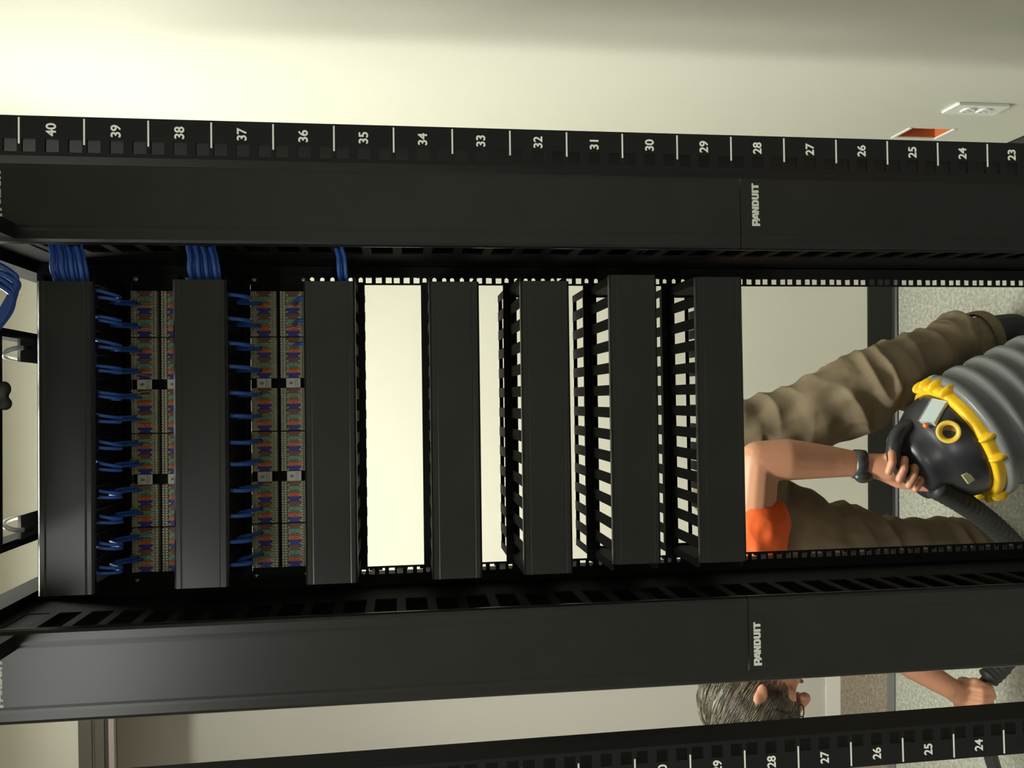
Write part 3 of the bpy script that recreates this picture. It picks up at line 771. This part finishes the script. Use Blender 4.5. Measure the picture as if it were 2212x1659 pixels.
for hip, kn, an in (((-.07, 1.43, .79), (.062, 1.32, .52), (.185, 1.43, .09)), ((-.22, 1.46, .79), (-.35, 1.41, .46), (-.39, 1.46, .09))):
    mb.capsule(hip, kn, .075, .052); mb.capsule(kn, an, .05, .036); mb.capsule(an, (an[0] - .08, an[1] - .09, .05), .035, .03)
# near hand gripping the vacuum handle (handle passes about (-.115,1.112,.62))
wj = Vector((-.111, 1.163, .628)); palm = Vector((-.118, 1.146, .578))
mb.capsule(wj, palm, .026, .033); mb.capsule(palm + Vector((.016, -.006, -.006)), palm + Vector((-.016, .004, -.024)), .024, .022)
fing = [((-.090, 1.130, .585), (-.082, 1.100, .598), (-.100, 1.086, .606), (-.122, 1.092, .612)),
        ((-.104, 1.128, .563), (-.096, 1.096, .572), (-.114, 1.082, .582), (-.138, 1.088, .590)),
        ((-.118, 1.126, .543), (-.112, 1.094, .548), (-.129, 1.081, .560), (-.152, 1.088, .568)),
        ((-.132, 1.130, .528), (-.128, 1.102, .527), (-.144, 1.090, .538), (-.162, 1.096, .548))]
for f_, r_ in zip(fing, (.0095, .0098, .0093, .0082)):
    mb.capsule(palm + Vector((-.004, -.002, -.008)), f_[0], .013, r_)
    for a, b in zip(f_, f_[1:]): mb.capsule(a, b, r_, r_ * .93)
th = [(-.135, 1.150, .588), (-.152, 1.136, .560), (-.158, 1.118, .530), (-.160, 1.104, .505)]
for a, b, r_ in zip(th, th[1:], (.0145, .0115, .0105)): mb.capsule(a, b, r_, r_ * .88)
# far hand closed round the nozzle (runs along x at about (-.70,1.308,.272))
FS = Vector((-.008, 0, -.010)); w2 = Vector((-.664, 1.315, .346)) + FS; p2 = Vector((-.690, 1.328, .300)) + FS
mb.capsule(w2, p2, .026, .030); mb.capsule(p2 + Vector((-.024, .006, -.006)), p2 + Vector((.018, .006, -.012)), .023, .023)
for k in range(4):
    x = -.722 + k * .0195; r_ = (.0085, .0095, .0098, .0093)[k]
    q = [(x, 1.325, .286), (x - .001, 1.300, .298), (x - .002, 1.281, .280), (x - .001, 1.286, .254), (x + .002, 1.306, .248)]
    for a, b in zip(q, q[1:]): mb.capsule(Vector(a) + FS, Vector(b) + FS, r_, r_ * .94)
q = [(-.664, 1.322, .300), (-.652, 1.300, .283), (-.664, 1.286, .258), (-.684, 1.288, .246)]
for a, b, r_ in zip(q, q[1:], (.0135, .011, .010)): mb.capsule(Vector(a) + FS, Vector(b) + FS, r_, r_ * .9)
body = remesh(shift(mb, d), 'body', 'skin', .0036, Pn, 5)
# face details
def hpart(mb, name, m, sm=True, **k): return shift(mb, d).build(name, m, Pn, sm, **k)
mb = MB()
for s in (1, -1): mb.ell(H(s * .031, .070, .020), (.012, .011, .010), HM3, 12, 8)
hpart(mb, 'eyes', 'eyew')
mb = MB()
for s in (1, -1): mb.ell(H(s * .031, .0785, .019), (.0055, .004, .0055), HM3, 10, 6)
hpart(mb, 'irises', 'iris')
hpart(MB().ell(H(0, .0925, -.043), (.022, .0045, .0055), HM3, 12, 8), 'mouth', 'lip')
mb = MB()
for s in (1, -1):
    mb.tube([H(s * .033 + .024 * math.cos(a), .093, .018 + .017 * math.sin(a)) for a in [2 * PI * k / 16 for k in range(17)]], .0016, 6)
    mb.tube([H(s * .057, .092, .022), H(s * .079, .05, .022), H(s * .083, .0, .018)], .0018, 6)
mb.tube([H(-.010, .094, .022), H(.010, .094, .022)], .0016, 6)
hpart(mb, 'glasses', 'glass')
# hair: cap leaving the face free + loose strands
def hair_on(y, z): return y < .078 + (z - .03) * .30 and not (z < -.012 and y > .012) and z > -.11
mb = MB(); nu, nv = 56, 36; idx = {}
cen = Vector((0, -.008, .030)); R3 = (.084, .104, .097)
for j in range(nv + 1):
    for i in range(nu):
        th_ = PI * j / nv; ph = 2 * PI * i / nu
        k_ = 1 + .045 * noise.noise(Vector((math.cos(ph) * 3, math.sin(ph) * 3, th_ * 3)))
        l = cen + Vector((R3[0] * math.sin(th_) * math.cos(ph), R3[1] * math.sin(th_) * math.sin(ph), R3[2] * math.cos(th_))) * k_
        idx[(i, j)] = len(mb.v); mb.v.append((l.x, l.y, l.z))
for j in range(nv):
    for i in range(nu):
        q = (idx[(i, j)], idx[(i, j + 1)], idx[((i + 1) % nu, j + 1)], idx[((i + 1) % nu, j)])
        c_ = sum((Vector(mb.v[a]) for a in q), Vector()) / 4
        if hair_on(c_.y, c_.z): mb.f.append(q); mb.mi.append(0)
lv = mb.v[:]
mb.v = [tuple(H(*p)) for p in lv]
hr = hpart(mb, 'hair', 'hair'); sm_ = hr.modifiers.new('t', 'SOLIDIFY'); sm_.thickness = .014; sm_.offset = -1
mb = MB(); cnt = 0
while cnt < 1500:
    th_ = math.acos(random.uniform(-1, 1)); ph = random.uniform(0, 2 * PI)
    n_ = Vector((math.sin(th_) * math.cos(ph), math.sin(th_) * math.sin(ph), math.cos(th_)))
    l = cen + Vector((R3[0] * n_.x, R3[1] * n_.y, R3[2] * n_.z))
    if not hair_on(l.y - .004, l.z): continue
    crown = Vector((0, -.05, .10)); td = (l - crown); td = td - n_ * td.dot(n_)
    if td.length < .008: continue
    td.normalize(); td = (td + Vector((0, 0, -.25)) + .18 * Vector((random.uniform(-1, 1),) * 3)); td = (td - n_ * td.dot(n_)).normalized()
    L_ = random.uniform(.030, .065); pts = []
    for k in range(4):
        s_ = k / 3; q = l + td * L_ * s_; q = cen + (q - cen) * 1.0; e = (q - cen); sc = math.sqrt((e.x / R3[0]) ** 2 + (e.y / R3[1]) ** 2 + (e.z / R3[2]) ** 2)
        q = cen + e / sc * (1.015 + .035 * s_ * random.random()); pts.append(H(q.x, q.y, q.z))
    mb.tube(pts, [.0009, .0009, .0007, .0003], 4, caps=False); cnt += 1
o = hpart(mb, 'hair_strands', 'strand'); o['kind'] = 'stuff'
# wrist watch
wa = Vector((-.1100, 1.167, .638)); wd = (Vector(arm[-1][0]) - Vector(arm[-2][0])).normalized(); wx = wd.cross(Vector((1, 0, 0))).normalized(); wy = wd.cross(wx)
WM = Matrix(((wx.x, wy.x, wd.x, wa.x), (wx.y, wy.y, wd.y, wa.y), (wx.z, wy.z, wd.z, wa.z), (0, 0, 0, 1)))
mb = MB().lathe([(.028, -.012), (.0325, -.012), (.0335, 0), (.0325, .012), (.028, .012)], WM, 28, caps=False)
wt = shift(mb, d).build('wrist_watch', 'watch', Pn, True)
mb = MB(); m = WM.to_3x3()
mb.ell(wa + Vector((-.026, -.018, 0)), (.015, .015, .021), None, 14, 10)
shift(mb, d).build('watch_case', 'watch', wt, True)
# trousers
mb = MB()
mb.capsule((-.065, 1.42, .800), (-.21, 1.43, .805), .105, .105); mb.capsule((-.065, 1.48, .795), (-.21, 1.50, .800), .103, .103)
for L_ in ([((-.070, 1.425, .790), .114), ((-.018, 1.385, .665), .104), ((.048, 1.330, .560), .093), ((.072, 1.315, .505), .086), ((.124, 1.365, .350), .086), ((.166, 1.405, .225), .084), ((.178, 1.422, .190), .082)],
           [((-.225, 1.46, .790), .106), ((-.305, 1.43, .62), .098), ((-.352, 1.40, .480), .090), ((-.362, 1.42, .28), .086), ((-.392, 1.455, .100), .082)]):
    for (a, ra), (b, rb) in zip(L_, L_[1:]): mb.capsule(a, b, ra * .93, rb * .93)
def tfold(co, n):
    p = co - d; q = Vector((p.x * 1.0 + p.z * .6, p.y, p.z - p.x * .4))
    a = noise.noise(Vector((q.x * 5, q.y * 5, q.z * 15))); b = noise.noise(Vector((q.x * 26, q.y * 20, q.z * 11)) + Vector((3, 3, 3)))
    kz = math.exp(-((p.z - .50) / .10) ** 2) + math.exp(-((p.z - .20) / .09) ** 2) + .35
    return .021 * kz * (1 - 2.8 * abs(a)) * .7 + .006 * b
trs = remesh(shift(mb, d), 'trousers', 'khaki', .0045, Pn, 4, tfold)
for c_, dd in ((Vector((.183, 1.428, .152)), Vector((.12, .12, -.95)).normalized()), (Vector((-.392, 1.458, .095)), Vector((-.1, .1, -.95)).normalized())):
    x_ = dd.cross(Vector((0, 1, 0))).normalized(); y_ = dd.cross(x_)
    cm = Matrix(((x_.x, y_.x, dd.x, c_.x), (x_.y, y_.y, dd.y, c_.y), (x_.z, y_.z, dd.z, c_.z), (0, 0, 0, 1)))
    mb = MB().lathe([(.072, -.012), (.0785, -.010), (.080, .008), (.079, .014), (.068, .014), (.066, -.01)], cm, 30, caps=False)
    shift(mb, d).build('trouser_hem', 'khaki', Pn, True)
# boots
for (a, b) in (((.187, 1.430, .16), (.205, 1.435, .050)), ((-.395, 1.46, .13), (-.405, 1.46, .050))):
    mb = MB(); mb.capsule(a, b, .060, .052); mb.capsule((b[0] - .01, b[1], .048), (b[0] - .10, b[1] - .12, .045), .046, .042)
    mb.capsule((b[0] + .01, b[1] + .02, .03), (b[0] - .11, b[1] - .13, .03), .029, .029)
    remesh(shift(mb, d), 'boot', 'boot', .004, Pn, 3)
# shirt
mb = MB()
mb.capsule((-.51, 1.37, .822), (-.36, 1.37, .825), .082, .086); mb.capsule((-.42, 1.31, .826), (-.42, 1.45, .826), .084, .084)
mb.capsule((-.36, 1.36, .824), (-.14, 1.41, .815), .083, .086); mb.capsule((-.36, 1.42, .822), (-.14, 1.48, .815), .083, .086)
mb.capsule((-.41, 1.29, .846), (-.245, 1.243, .842), .064, .068); mb.capsule((-.440, 1.455, .835), (-.470, 1.442, .74), .066, .060)
remesh(shift(mb, d), 'shirt', 'shirt', .005, Pn, 4, fold(16, .006))
